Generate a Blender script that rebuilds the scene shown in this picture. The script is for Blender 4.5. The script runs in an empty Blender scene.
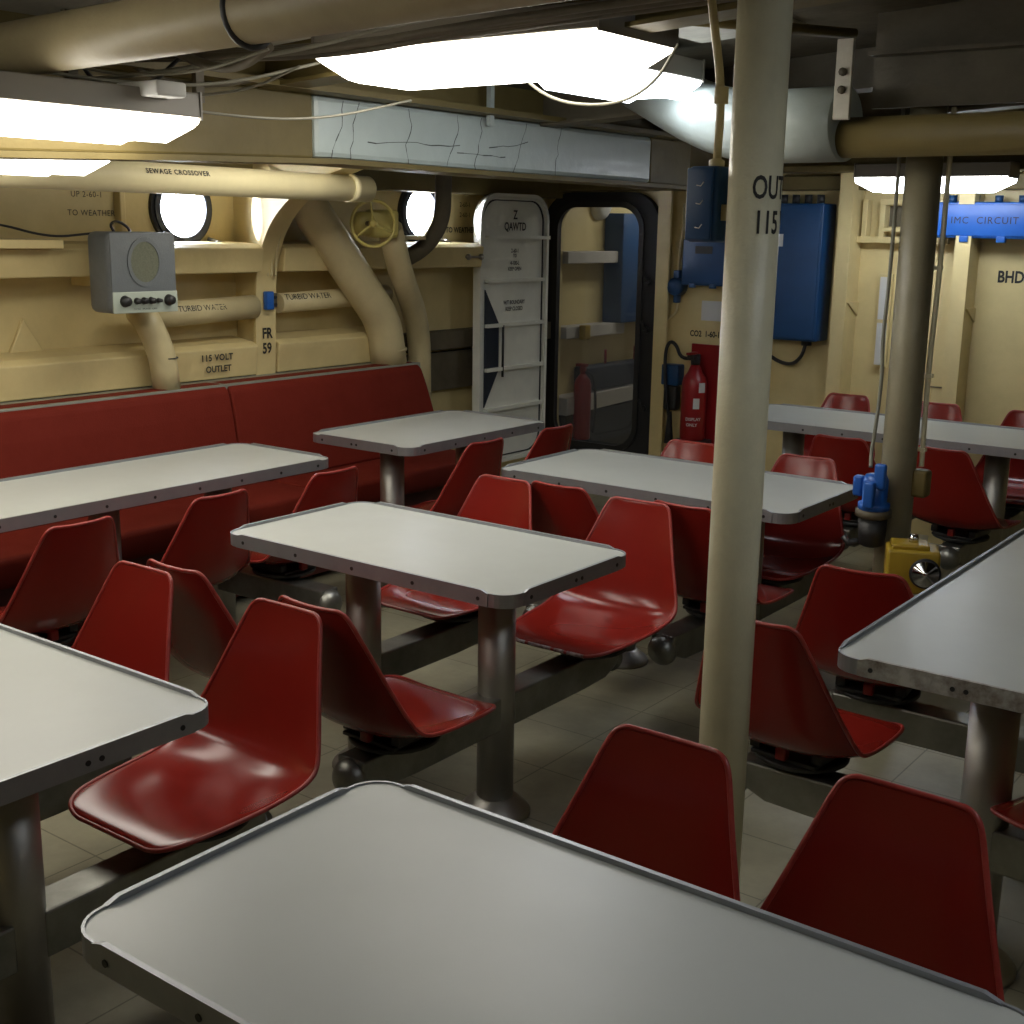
import bpy, bmesh, math, random
from mathutils import Vector, Matrix
random.seed(7)
PI = math.pi
SC = bpy.context.scene
COL = SC.collection

# ------------------------------------------------------------------ camera, world, exposure
CAMH = 1.676
def cam_axes(yaw, pitch, roll):
    f = Vector((math.cos(pitch)*math.sin(yaw), math.cos(pitch)*math.cos(yaw), -math.sin(pitch)))
    r = Vector((math.cos(yaw), -math.sin(yaw), 0)); u = r.cross(f)
    return r*math.cos(roll)+u*math.sin(roll), -r*math.sin(roll)+u*math.cos(roll), f
_r, _u, _f = cam_axes(math.radians(-36.65), math.radians(12.773), math.radians(.934))
cam_data = bpy.data.cameras.new('camera')
cam = bpy.data.objects.new('camera', cam_data); COL.objects.link(cam)
cam_data.sensor_width = 36; cam_data.lens = 1258.4/1024*36; cam_data.clip_start = .02
cam.matrix_world = Matrix(((_r.x, _u.x, -_f.x, 0), (_r.y, _u.y, -_f.y, 0), (_r.z, _u.z, -_f.z, CAMH), (0, 0, 0, 1)))
SC.camera = cam

world = bpy.data.worlds.new('overcast_sky'); SC.world = world; world.use_nodes = True
world.node_tree.nodes['Background'].inputs[0].default_value = (.88, .90, 1.0, 1)
world.node_tree.nodes['Background'].inputs[1].default_value = 60
SC.view_settings.view_transform = 'Standard'; SC.view_settings.look = 'None'
SC.view_settings.gamma = 1; SC.view_settings.use_curve_mapping = False
SC.view_settings.exposure = .08
SC.cycles.use_denoising = True
SC.cycles.max_bounces = 8; SC.cycles.diffuse_bounces = 5
SC.cycles.sample_clamp_indirect = 6
LENS_POWER = 9.0

sun = bpy.data.lights.new('sun', 'SUN'); sun.energy = 30; sun.angle = math.radians(2); sun.color = (.95, .93, 1)
so = bpy.data.objects.new('sun', sun); COL.objects.link(so)
so.rotation_euler = Vector((.17, .33, -.03)).to_track_quat('-Z', 'Y').to_euler()

# ------------------------------------------------------------------ materials
def mat(name, col, rough=.5, metal=0., noise=0., nscale=8., bump=0., bscale=60., col2=None, emit=0., coat=0., spec=.5, aniso=0):
    m = bpy.data.materials.new(name); m.use_nodes = True
    nt = m.node_tree; b = nt.nodes['Principled BSDF']
    b.inputs['Base Color'].default_value = (*col, 1)
    b.inputs['Roughness'].default_value = rough; b.inputs['Metallic'].default_value = metal
    b.inputs['Coat Weight'].default_value = coat; b.inputs['Specular IOR Level'].default_value = spec
    if noise or bump:
        tc = nt.nodes.new('ShaderNodeTexCoord')
    if noise:
        n = nt.nodes.new('ShaderNodeTexNoise'); n.inputs['Scale'].default_value = nscale
        n.inputs['Detail'].default_value = 8; n.inputs['Roughness'].default_value = .65
        nt.links.new(tc.outputs['Object'], n.inputs['Vector'])
        cr = nt.nodes.new('ShaderNodeValToRGB')
        cr.color_ramp.elements[0].position = .33; cr.color_ramp.elements[1].position = .67
        c2 = col2 or tuple(c*(1-noise) for c in col)
        cr.color_ramp.elements[0].color = (*c2, 1); cr.color_ramp.elements[1].color = (*col, 1)
        nt.links.new(n.outputs['Fac'], cr.inputs['Fac']); nt.links.new(cr.outputs['Color'], b.inputs['Base Color'])
        mr = nt.nodes.new('ShaderNodeMapRange'); mr.inputs[3].default_value = min(1, rough*1.25); mr.inputs[4].default_value = rough*.85
        nt.links.new(n.outputs['Fac'], mr.inputs[0]); nt.links.new(mr.outputs[0], b.inputs['Roughness'])
    if bump:
        n2 = nt.nodes.new('ShaderNodeTexNoise'); n2.inputs['Scale'].default_value = bscale; n2.inputs['Detail'].default_value = 4
        nt.links.new(tc.outputs['Object'], n2.inputs['Vector'])
        bp = nt.nodes.new('ShaderNodeBump'); bp.inputs['Strength'].default_value = bump; bp.inputs['Distance'].default_value = .01
        nt.links.new(n2.outputs['Fac'], bp.inputs['Height']); nt.links.new(bp.outputs[0], b.inputs['Normal'])
    if emit:
        b.inputs['Emission Color'].default_value = (*col, 1); b.inputs['Emission Strength'].default_value = emit
    return m
M = dict(
    cream=mat('cream_paint', (.70, .575, .285), .42, noise=.16, nscale=3, bump=.25, bscale=18),
    cream2=mat('cream_pipe_paint', (.62, .53, .30), .36, noise=.14, nscale=6, bump=.2, bscale=25),
    pillardark=mat('brown_beige_dimmed_column', (.27, .24, .155), .4, noise=.15, nscale=9, bump=.1, bscale=100),  # second column: browner tone, darkened further in colour to offset the nearby lamp
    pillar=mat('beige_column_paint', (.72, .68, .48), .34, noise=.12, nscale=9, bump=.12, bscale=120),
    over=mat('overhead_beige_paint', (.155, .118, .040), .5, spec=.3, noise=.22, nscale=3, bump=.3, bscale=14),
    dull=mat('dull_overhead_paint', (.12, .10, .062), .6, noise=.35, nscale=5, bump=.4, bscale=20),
    insul=mat('white_insulation_cloth', (.60, .57, .48), .8, noise=.35, nscale=5, bump=.6, bscale=9),
    lagging=mat('pale_cracked_paint', (.46, .52, .49), .3, noise=.12, nscale=4, bump=.3, bscale=16),
    doorwhite=mat('white_door_paint', (.84, .85, .77), .45, noise=.12, nscale=4, bump=.2, bscale=20),
    laminate=mat('white_laminate', (.445, .46, .43), .34, noise=.05, nscale=3.5, spec=.5),
    alu=mat('aluminium_edge', (.36, .37, .39), .42, metal=.75, noise=.12, nscale=12),
    steel=mat('brushed_steel', (.46, .45, .42), .46, metal=1., noise=.15, nscale=5, bump=.05, bscale=40),
    arm=mat('worn_grey_arm_steel', (.30, .30, .27), .38, metal=.85, noise=.35, nscale=7, bump=.1, bscale=30),
    chrome=mat('chrome', (.6, .6, .6), .12, metal=1.),
    rustrim=mat('rust_stained_rim', (.50, .49, .44), .5, metal=.2, noise=.6, nscale=22, col2=(.14, .10, .07)),
    chips=mat('chipped_paint', (.55, .50, .46), .6, noise=.6, nscale=60, col2=(.12, .02, .02)),
    pipepaint=mat('brown_beige_pipe_paint', (.36, .30, .17), .42, noise=.2, nscale=4, bump=.3, bscale=16),
    sewpipe=mat('light_cream_pipe', (.80, .71, .43), .4, noise=.12, nscale=5),
    black=mat('black_steel', (.018, .018, .018), .45),
    rubber=mat('black_rubber', (.012, .012, .014), .6),
    red=mat('red_fibreglass', (.205, .0135, .009), .18, noise=.10, nscale=5, spec=.32),
    redrim=mat('worn_red_rim', (.34, .045, .035), .35, noise=.35, nscale=30, col2=(.24, .018, .014)),
    redpaint=mat('red_bracket_paint', (.25, .015, .012), .4),
    vinyl=mat('red_vinyl', (.155, .015, .007), .7, noise=.10, nscale=7, bump=.2, bscale=150, spec=.18),
    vinyldark=mat('dark_red_base', (.10, .022, .018), .6),
    ledge=mat('grey_green_ledge', (.25, .26, .22), .4, noise=.25, nscale=4),
    radio=mat('grey_radio_enamel', (.15, .165, .175), .42, noise=.1, nscale=30, bump=.15, bscale=200),
    radiopale=mat('pale_green_panel', (.42, .47, .40), .4),
    grille=mat('olive_grille', (.15, .16, .11), .7, noise=.3, nscale=160),
    blue=mat('blue_enamel', (.010, .06, .17), .4, noise=.15, nscale=6, bump=.1, bscale=40),
    bluebright=mat('bright_blue_enamel', (.015, .11, .45), .35, noise=.15, nscale=6),
    yellow=mat('yellow_paint', (.36, .24, .02), .4, noise=.15, nscale=12),
    paleyellow=mat('dull_yellow_paint', (.50, .42, .12), .45, noise=.2, nscale=12),
    fire=mat('fire_red', (.27, .009, .012), .35),
    paper=mat('paper', (.62, .62, .60), .8),
    ink=mat('black_stencil_ink', (.02, .02, .018), .7),
    whiteink=mat('white_ink', (.7, .7, .7), .7),
    redink=mat('red_ink', (.4, .08, .07), .7),
    cable=mat('grey_cable', (.22, .21, .16), .6),
    darkcable=mat('dark_cable', (.03, .03, .03), .5),
    housing=mat('lamp_housing_grey', (.24, .22, .19), .5),
    crack=mat('dark_crack', (.06, .06, .055), .9),
    slate=mat('dark_slate_paint', (.02, .028, .045), .5),
    pass_wall=mat('passage_white_paint', (.52, .49, .44), .5, noise=.2, nscale=3),
    pass_dark=mat('dark_deck_paint', (.03, .032, .03), .6),
)
def lens_mat():
    m = bpy.data.materials.new('lit_diffuser'); m.use_nodes = True
    b = m.node_tree.nodes['Principled BSDF']
    b.inputs['Base Color'].default_value = (.9, .9, .85, 1); b.inputs['Roughness'].default_value = .3
    b.inputs['Emission Color'].default_value = (1, .95, .84, 1); b.inputs['Emission Strength'].default_value = LENS_POWER
    return m
M['lens'] = lens_mat()
M['lensstrong'] = lens_mat(); M['lensfar'] = lens_mat(); M['lensfar'].node_tree.nodes['Principled BSDF'].inputs['Emission Color'].default_value = (.86, .92, 1, 1); M['lensfar'].node_tree.nodes['Principled BSDF'].inputs['Emission Strength'].default_value = LENS_POWER*1.7; M['lensstrong'].node_tree.nodes['Principled BSDF'].inputs['Emission Strength'].default_value = LENS_POWER*1.15
M['lenscool'] = lens_mat(); M['lenscool'].node_tree.nodes['Principled BSDF'].inputs['Emission Color'].default_value = (.86, .92, 1, 1)
def glass_mat():
    m = bpy.data.materials.new('old_clear_glass'); m.use_nodes = True; nt = m.node_tree
    nt.nodes.remove(nt.nodes['Principled BSDF'])
    o = nt.nodes['Material Output']; g = nt.nodes.new('ShaderNodeBsdfGlossy'); g.inputs['Roughness'].default_value = .04
    t = nt.nodes.new('ShaderNodeBsdfTransparent'); t.inputs[0].default_value = (.86, .88, .90, 1)
    d = nt.nodes.new('ShaderNodeBsdfDiffuse'); d.inputs[0].default_value = (.5, .5, .55, 1)
    lw = nt.nodes.new('ShaderNodeLayerWeight'); lw.inputs[0].default_value = .5
    pw = nt.nodes.new('ShaderNodeMath'); pw.operation = 'POWER'; pw.inputs[1].default_value = 5; nt.links.new(lw.outputs['Facing'], pw.inputs[0])
    fr = nt.nodes.new('ShaderNodeMath'); fr.operation = 'MULTIPLY_ADD'; fr.inputs[1].default_value = .7; fr.inputs[2].default_value = .03; nt.links.new(pw.outputs[0], fr.inputs[0])
    m1 = nt.nodes.new('ShaderNodeMixShader'); m2 = nt.nodes.new('ShaderNodeMixShader'); m2.inputs[0].default_value = .05
    nt.links.new(fr.outputs[0], m1.inputs[0]); nt.links.new(t.outputs[0], m1.inputs[1]); nt.links.new(g.outputs[0], m1.inputs[2])
    nt.links.new(m1.outputs[0], m2.inputs[1]); nt.links.new(d.outputs[0], m2.inputs[2]); nt.links.new(m2.outputs[0], o.inputs[0])
    return m
M['glass'] = glass_mat()
def floor_mat():
    m = mat('worn_floor_tile', (.40, .37, .25), .40, noise=.5, nscale=1.6, bump=.08, bscale=30, col2=(.20, .19, .14))
    nt = m.node_tree; b = nt.nodes['Principled BSDF']
    tc = nt.nodes.new('ShaderNodeTexCoord'); br = nt.nodes.new('ShaderNodeTexBrick')
    br.offset = 0; br.inputs['Scale'].default_value = 1; br.inputs['Brick Width'].default_value = .305; br.inputs['Row Height'].default_value = .305
    br.inputs['Mortar Size'].default_value = .0025; br.inputs['Color1'].default_value = (1, 1, 1, 1); br.inputs['Color2'].default_value = (.86, .86, .86, 1)
    br.inputs['Mortar'].default_value = (.45, .45, .42, 1)
    nt.links.new(tc.outputs['Object'], br.inputs['Vector'])
    mx = nt.nodes.new('ShaderNodeMix'); mx.data_type = 'RGBA'; mx.blend_type = 'MULTIPLY'; mx.inputs[0].default_value = 1
    src = b.inputs['Base Color'].links[0].from_socket
    nt.links.new(src, mx.inputs[6]); nt.links.new(br.outputs['Color'], mx.inputs[7]); nt.links.new(mx.outputs[2], b.inputs['Base Color'])
    return m
M['floor'] = floor_mat()

# ------------------------------------------------------------------ mesh building helpers
class MB:
    def __init__(s): s.v = []; s.f = []; s.sm = []
    def add(s, vs, fs, smooth=False):
        o = len(s.v); s.v += [tuple(v) for v in vs]; s.f += [tuple(i+o for i in f) for f in fs]; s.sm += [smooth]*len(fs); return s
    def box(s, a, b):
        (x0, y0, z0), (x1, y1, z1) = a, b
        return s.add([(x0,y0,z0),(x1,y0,z0),(x1,y1,z0),(x0,y1,z0),(x0,y0,z1),(x1,y0,z1),(x1,y1,z1),(x0,y1,z1)],
                     [(0,3,2,1),(4,5,6,7),(0,1,5,4),(1,2,6,5),(2,3,7,6),(3,0,4,7)])
    def rbox(s, a, b, r, seg=3):              # box rounded on every edge
        bm = bmesh.new(); bmesh.ops.create_cube(bm, size=1)
        for v in bm.verts:
            v.co = Vector([a[i]+(v.co[i]+.5)*(b[i]-a[i]) for i in range(3)])
        bmesh.ops.bevel(bm, geom=list(bm.edges), offset=r, segments=seg, affect='EDGES', profile=.5)
        bm.verts.index_update()
        s.add([v.co[:] for v in bm.verts], [[v.index for v in f.verts] for f in bm.faces], True); bm.free(); return s
    def ring_tube(s, pts, rad, seg=14, cap=True, closed=False):
        pts = [Vector(p) for p in pts]; n = len(pts)
        rads = rad if isinstance(rad, (list, tuple)) else [rad]*n
        vs = []; fs = []; prev = None
        for i, p in enumerate(pts):
            if closed: t = pts[(i+1) % n]-pts[i-1]
            else: t = pts[min(i+1, n-1)]-pts[max(i-1, 0)]
            t.normalize()
            if prev is None:
                a = Vector((0, 0, 1)) if abs(t.z) < .9 else Vector((1, 0, 0)); u = t.cross(a).normalized()
            else:
                u = (prev - t*prev.dot(t)).normalized()
            prev = u; w = t.cross(u)
            for k in range(seg):
                an = 2*PI*k/seg; vs.append(p+(u*math.cos(an)+w*math.sin(an))*rads[i])
        m = n if closed else n-1
        for i in range(m):
            j = (i+1) % n
            for k in range(seg):
                k2 = (k+1) % seg; fs.append((i*seg+k, i*seg+k2, j*seg+k2, j*seg+k))
        s.add(vs, fs, True)
        if cap and not closed:
            o = len(s.v)-len(vs)
            s.f.append(tuple(o+k for k in reversed(range(seg)))); s.sm.append(False)
            s.f.append(tuple(o+(n-1)*seg+k for k in range(seg))); s.sm.append(False)
        return s
    def cyl(s, a, b, r, seg=24): return s.ring_tube([a, b], r, seg)
    def lathe(s, prof, c=(0, 0, 0), axis='Z', seg=28):   # prof = [(radius, height)...]
        vs = []; fs = []
        for r, h in prof:
            for k in range(seg):
                an = 2*PI*k/seg; p = (r*math.cos(an), r*math.sin(an), h)
                if axis == 'Y': p = (p[0], p[2], p[1])
                if axis == 'X': p = (p[2], p[0], p[1])
                vs.append((p[0]+c[0], p[1]+c[1], p[2]+c[2]))
        for i in range(len(prof)-1):
            for k in range(seg):
                k2 = (k+1) % seg; fs.append((i*seg+k, i*seg+k2, (i+1)*seg+k2, (i+1)*seg+k))
        fs.append(tuple(range(seg))); fs.append(tuple((len(prof)-1)*seg+k for k in range(seg)))
        return s.add(vs, fs, True)
    def prism(s, poly, axis, a, b):           # poly in the two other axes, extruded a..b along axis
        n = len(poly)
        def P(q, h):
            return {'X': (h, q[0], q[1]), 'Y': (q[0], h, q[1]), 'Z': (q[0], q[1], h)}[axis]
        vs = [P(q, a) for q in poly]+[P(q, b) for q in poly]
        fs = [tuple(reversed(range(n))), tuple(range(n, 2*n))]+[(i, (i+1) % n, n+(i+1) % n, n+i) for i in range(n)]
        return s.add(vs, fs)
    def xf(s, mtx):
        s.v = [tuple(mtx @ Vector(v)) for v in s.v]; return s
    def build(s, name, m, parent=None, bevel=0, loc=None):
        me = bpy.data.meshes.new(name); me.from_pydata(s.v, [], s.f)
        bm = bmesh.new(); bm.from_mesh(me); bmesh.ops.recalc_face_normals(bm, faces=bm.faces); bm.to_mesh(me); bm.free()
        if len(me.polygons) == len(s.sm): me.polygons.foreach_set('use_smooth', s.sm)
        me.materials.append(m)
        o = bpy.data.objects.new(name, me); COL.objects.link(o)
        if parent is not None: o.parent = parent
        if loc is not None: o.location = loc
        if bevel:
            bv = o.modifiers.new('bevel', 'BEVEL'); bv.width = bevel; bv.segments = 2; bv.limit_method = 'ANGLE'
        return o
def chaikin(pts, it=3, closed=False):
    pts = [Vector(p) for p in pts]
    for _ in range(it):
        q = [] if closed else [pts[0]]
        rng = range(len(pts)) if closed else range(len(pts)-1)
        for i in rng:
            a, b = pts[i], pts[(i+1) % len(pts)]
            q += [a*.75+b*.25, a*.25+b*.75]
        if not closed: q.append(pts[-1])
        pts = q
    return pts
def fillet(pts, r, seg=6):                    # polyline with rounded corners
    pts = [Vector(p) for p in pts]; out = [pts[0]]
    for i in range(1, len(pts)-1):
        a, b, c = pts[i-1], pts[i], pts[i+1]
        d1 = (a-b); d2 = (c-b); rr = min(r, d1.length*.48, d2.length*.48)
        p, q = b+d1.normalized()*rr, b+d2.normalized()*rr
        for k in range(seg+1):
            t = k/seg; out.append(p*(1-t)**2+b*2*t*(1-t)+q*t*t)
    out.append(pts[-1]); return out
def rrect(x0, y0, x1, y1, r, seg=5):
    out = []
    for cx, cy, a0 in ((x1-r, y1-r, 0), (x0+r, y1-r, PI/2), (x0+r, y0+r, PI), (x1-r, y0+r, 1.5*PI)):
        for k in range(seg+1):
            a = a0+PI/2*k/seg; out.append((cx+r*math.cos(a), cy+r*math.sin(a)))
    return out
def tag(o, label=None, cat=None, group=None, kind=None):
    if label: o['label'] = label
    if cat: o['category'] = cat
    if group: o['group'] = group
    if kind: o['kind'] = kind
    return o
def thing(name, label, cat, loc=(0, 0, 0), rotz=0, group=None):
    o = bpy.data.objects.new(name, None); COL.objects.link(o); o.location = loc; o.rotation_euler = (0, 0, rotz)
    o.empty_display_size = .1
    return tag(o, label, cat, group)
def struct(o, label=None): return tag(o, label, kind='structure')
def copy_tree(o, parent=None):
    c = o.copy(); COL.objects.link(c)
    if parent is not None: c.parent = parent
    for ch in list(o.children): copy_tree(ch, c)
    return c
def plate_with_holes(outer, holes, axis, a, b):
    """prism of a polygon with holes; returns MB"""
    cu = bpy.data.curves.new('tmp', 'CURVE'); cu.dimensions = '2D'; cu.fill_mode = 'BOTH'; cu.extrude = (b-a)/2
    for ring in [outer]+holes:
        sp = cu.splines.new('POLY'); sp.points.add(len(ring)-1); sp.use_cyclic_u = True
        for p, q in zip(sp.points, ring): p.co = (q[0], q[1], 0, 1)
    o = bpy.data.objects.new('tmp', cu); COL.objects.link(o)
    dg = bpy.context.evaluated_depsgraph_get(); me = bpy.data.meshes.new_from_object(o.evaluated_get(dg))
    mid = (a+b)/2; mb = MB(); vs = []
    for v in me.vertices:
        x, y, z = v.co
        vs.append({'X': (z+mid, x, y), 'Y': (x, z+mid, y), 'Z': (x, y, z+mid)}[axis])
    mb.add(vs, [tuple(p.vertices) for p in me.polygons])
    bpy.data.objects.remove(o); bpy.data.curves.remove(cu); bpy.data.meshes.remove(me)
    return mb
def text(s, size, mp, m, parent, bold=.0, space=1., name='lettering', cut=0, sx=1., italic=0):
    """mp maps text-plane (x,y) to a point"""
    cu = bpy.data.curves.new('tmp', 'FONT'); cu.body = s; cu.size = size; cu.align_x = 'CENTER'; cu.align_y = 'CENTER'
    cu.offset = bold*size; cu.space_character = space; cu.fill_mode = 'FRONT'; cu.resolution_u = 3
    o = bpy.data.objects.new('tmp', cu); COL.objects.link(o)
    dg = bpy.context.evaluated_depsgraph_get(); me = bpy.data.meshes.new_from_object(o.evaluated_get(dg))
    bm = bmesh.new(); bm.from_mesh(me)
    if cut:
        x = -2*size*len(s)/2
        while x < size*len(s):
            bmesh.ops.bisect_plane(bm, geom=bm.verts[:]+bm.edges[:]+bm.faces[:], plane_co=(x, 0, 0), plane_no=(1, 0, 0)); x += cut
    bm.verts.index_update()
    mb = MB(); mb.add([mp(v.co.x*sx, v.co.y) for v in bm.verts], [[v.index for v in f.verts] for f in bm.faces]); bm.free()
    bpy.data.objects.remove(o); bpy.data.curves.remove(cu); bpy.data.meshes.remove(me)
    return mb.build(name, m, parent)
def onX(x, y, z):   # plane x = const seen from +x: text runs toward +y
    return lambda u, v: (x, y+u, z+v)
def onY(x, y, z):   # plane y = const seen from -y: text runs toward +x
    return lambda u, v: (x+u, y, z+v)
def ceil_z(x): return 2.33+.06*(x+1.5)

# ------------------------------------------------------------------ the shell of the room
XH, XR, YF, YB = -4.95, 3.0, -2.2, 7.0
ZC = 2.6
struct(MB().box((XH-.2, YF-.1, -.06), (XR+.1, 9.4, 0)).build('floor', M['floor']))
cm = MB(); n = 12
for i in range(n):                                                   # corrugated/insulated overhead following the camber
    xa = XH-.1+(XR+.2-XH)*i/n; xb = XH-.1+(XR+.2-XH)*(i+1)/n
    cm.add([(xa, YF-.1, ceil_z(xa)), (xb, YF-.1, ceil_z(xb)), (xb, 9.4, ceil_z(xb)), (xa, 9.4, ceil_z(xa)),
            (xa, YF-.1, 2.75), (xb, YF-.1, 2.75), (xb, 9.4, 2.75), (xa, 9.4, 2.75)], [(0,3,2,1), (4,5,6,7), (0,1,5,4), (1,2,6,5), (2,3,7,6), (3,0,4,7)])
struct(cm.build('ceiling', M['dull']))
for i_, (xa, xb, ya, yb) in enumerate(((-4.9, -2.2, 1.0, 2.9), (-2.15, -1.78, 3.25, 3.9))):
    struct(MB().add([(xa, ya, ceil_z(xa)-.012), (xb, ya, ceil_z(xb)-.012), (xb, yb, ceil_z(xb)-.012), (xa, yb, ceil_z(xa)-.012), (xa, ya, ceil_z(xa)-.001), (xb, ya, ceil_z(xb)-.001), (xb, yb, ceil_z(xb)-.001), (xa, yb, ceil_z(xa)-.001)],
                    [(0,3,2,1), (4,5,6,7), (0,1,5,4), (1,2,6,5), (2,3,7,6), (3,0,4,7)]).build('trim_%d' % (30+i_), M['insul']))
def circ(cy, cz, r, n=32): return [(cy+r*math.cos(2*PI*k/n), cz+r*math.sin(2*PI*k/n)) for k in range(n)]
PORTS = [(3.97, 1.735, .140), (5.69, 1.745, .140)]
hw_ = MB(); hy = YF-.1
for cy, cz, r in PORTS:
    ya, yb, za, zb = cy-.25, cy+.25, cz-.25, cz+.25
    hw_.box((XH-.04, hy, 0), (XH, ya, 2.62)).box((XH-.04, ya, 0), (XH, yb, za)).box((XH-.04, ya, zb), (XH, yb, 2.62)); hy = yb
    N_ = 64; vs = []
    for k in range(N_):
        a = 2*PI*k/N_; c, s_ = math.cos(a), math.sin(a); m = .25/max(abs(c), abs(s_))
        for x in (XH-.04, XH): vs += [(x, cy+m*c, cz+m*s_), (x, cy+r*c, cz+r*s_)]
    fs = []
    for k in range(N_):
        a, b = 4*k, 4*((k+1) % N_); fs += [(a, a+1, b+1, b), (a+2, b+2, b+3, a+3), (a+1, a+3, b+3, b+1)]
    hw_.add(vs, fs)
hw_.box((XH-.04, hy, 0), (XH, 9.4, 2.62))
struct(hw_.build('wall_left', M['cream']))
struct(MB().box((XR, YF-.1, 0), (XR+.08, 9.4, 2.7)).build('wall_right', M['cream']))
struct(MB().box((XH, YF-.08, 0), (XR, YF, 2.7)).build('wall_front', M['cream']))
DX0, DX1, DZ0, DZ1 = -4.86, -4.17, .24, 1.84
struct(plate_with_holes([(XH, 0), (XR, 0), (XR, 2.62), (XH, 2.62)], [rrect(DX0, DZ0, DX1, DZ1, .17)], 'Y', YB, YB+.05).build('wall_back', M['cream']))
# passage behind the glass
struct(MB().box((XH, 8.75, 0), (-3.2, 8.83, 2.6)).build('wall_passage_back', M['pass_wall']))
struct(MB().box((-3.28, YB+.05, 0), (-3.2, 8.75, 2.6)).build('wall_passage_right', M['pass_wall']))

# stringers and frames of the hull (trims)
def trim(name, mb, m='cream', bevel=.006, label=None): return struct(mb.build(name, M[m], bevel=bevel), label)
trim('trim_1', MB().prism([(XH, 1.43), (-4.72, 1.44), (-4.70, 1.555), (-4.74, 1.575), (XH, 1.585)], 'Y', -2.2, 4.27))
trim('trim_2', MB().prism([(XH, 1.43), (-4.72, 1.44), (-4.70, 1.555), (-4.74, 1.575), (XH, 1.585)], 'Y', 4.41, 6.00))
lo = [(XH, .935), (-4.78, .935), (-4.76, 1.08), (-4.80, 1.10), (XH, 1.12)]
trim('trim_3', MB().prism(lo, 'Y', -2.2, 4.27)); trim('trim_4', MB().prism(lo, 'Y', 4.41, 5.35))
trim('trim_5', MB().box((XH, 5.5, .95), (-4.86, 6.99, 1.06)).box((XH, 5.5, .70), (-4.90, 6.99, .93)), 'dull')
trim('trim_6', MB().box((XH, 2.86, 1.585), (-4.86, 2.90, 2.2)).box((XH, 3.60, 1.585), (-4.90, 3.63, 2.2)))
trim('trim_7', MB().box((XH, YF, 1.86), (-4.80, 7, 1.98)), 'over')
# lower base ledge gusset
trim('trim_8', MB().prism([(3.02, 1.10), (3.20, 1.10), (3.10, 1.26)], 'X', -4.95, -4.93))

# web frame marked FR 59
fr = thing('hull_frame', 'cream painted curved hull frame stencilled FR 59 rising behind the red bench', 'ship frame', (XH, 4.34, .93))
inner = [(-4.80, .93), (-4.79, 1.10), (-4.785, 1.30), (-4.77, 1.45), (-4.73, 1.58), (-4.66, 1.69), (-4.56, 1.78), (-4.42, 1.86), (-4.2, 1.93), (-4.0, 1.97)]
inner = [(p.x, p.y) for p in chaikin([(a, b, 0) for a, b in inner], 2)]
web = MB().prism([(XH, .93)]+inner+[(-4.0, 2.16), (XH, 2.1)], 'Y', 4.30, 4.325); web.v = [(v[0]-XH, v[1]-4.34, v[2]-.93) for v in web.v]
web.build('web_plate', M['cream'], fr)
fl = MB(); vs = []; N = len(inner)
for i, (x, z) in enumerate(inner):
    for y, d in ((4.27, 0), (4.40, 0), (4.40, .014), (4.27, .014)):
        if i < N-1: tx, tz = inner[i+1][0]-x, inner[i+1][1]-z
        l = math.hypot(tx, tz); nx, nz = tz/l, -tx/l
        vs.append((x+nx*d-XH, y-4.34, z+nz*d-.93))
fs = [(4*i+k, 4*i+(k+1) % 4, 4*i+4+(k+1) % 4, 4*i+4+k) for i in range(N-1) for k in range(4)]+[(0,1,2,3), (4*N-4, 4*N-3, 4*N-2, 4*N-1)]
fl.add(vs, fs).build('flange', M['cream'], fr)
text('FR', .072, lambda u, v: (-4.778-XH+.006, u, 1.135+v-.93), M['ink'], fr, .03, sx=.85)
text('59', .072, lambda u, v: (-4.782-XH+.006, u, 1.06+v-.93), M['ink'], fr, .03, sx=.85)
cb = MB()
for d in (0, .014, .028):
    cb.ring_tube(chaikin([(-4.76-XH+d, .0+d, 1.42-.93), (-4.76-XH+d, .01+d, 1.55-.93), (-4.66-XH+d, .02, 1.74-.93), (-4.45-XH, .03, 1.9-.93), (-4.3-XH, .03, 1.95-.93)]), .006, 8)
cb.build('cable_run', M['cream2'], fr)
sw = thing('switch_box', 'small bright blue switch on the flange of the FR 59 frame', 'switch', (-4.765, 4.335, 1.30))
MB().rbox((0, -.025, -.045), (.035, .02, .045), .006).build('housing', M['bluebright'], sw)
MB().box((-.0, .02, -.035), (.02, .05, .035)).build('bracket', M['dull'], sw)
MB().cyl((.0, .035, .015), (.03, .035, .015), .008, 10).cyl((.0, .035, -.02), (.03, .035, -.02), .008, 10).build('terminal', M['black'], sw)

# portholes
for i, (cy, cz, r) in enumerate(PORTS):
    w = struct(plate_with_holes(circ(cy, cz, .180, 48), [circ(cy, cz, .138, 48)], 'X', XH, XH+.02).build('window_%d' % (i+1), M['rubber'], bevel=.008),
               'round porthole with dark frame and bright daylight')
    plate_with_holes(circ(cy, cz, .165, 48), [circ(cy, cz, .134, 48)], 'X', XH+.018, XH+.032).build('clamp_ring', M['slate'], w, bevel=.004)
    MB().prism(circ(cy, cz, .139, 48), 'X', XH-.030, XH-.024).build('pane', M['glass'], w)
    MB().cyl((XH+.03, cy+.14, cz-.14), (XH+.09, cy+.17, cz-.16), .010, 10).ring_tube([(XH+.09, cy+.14, cz-.15), (XH+.09, cy+.20, cz-.17)], .006, 8).build('dog_bolt', M['steel'], w)

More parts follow.
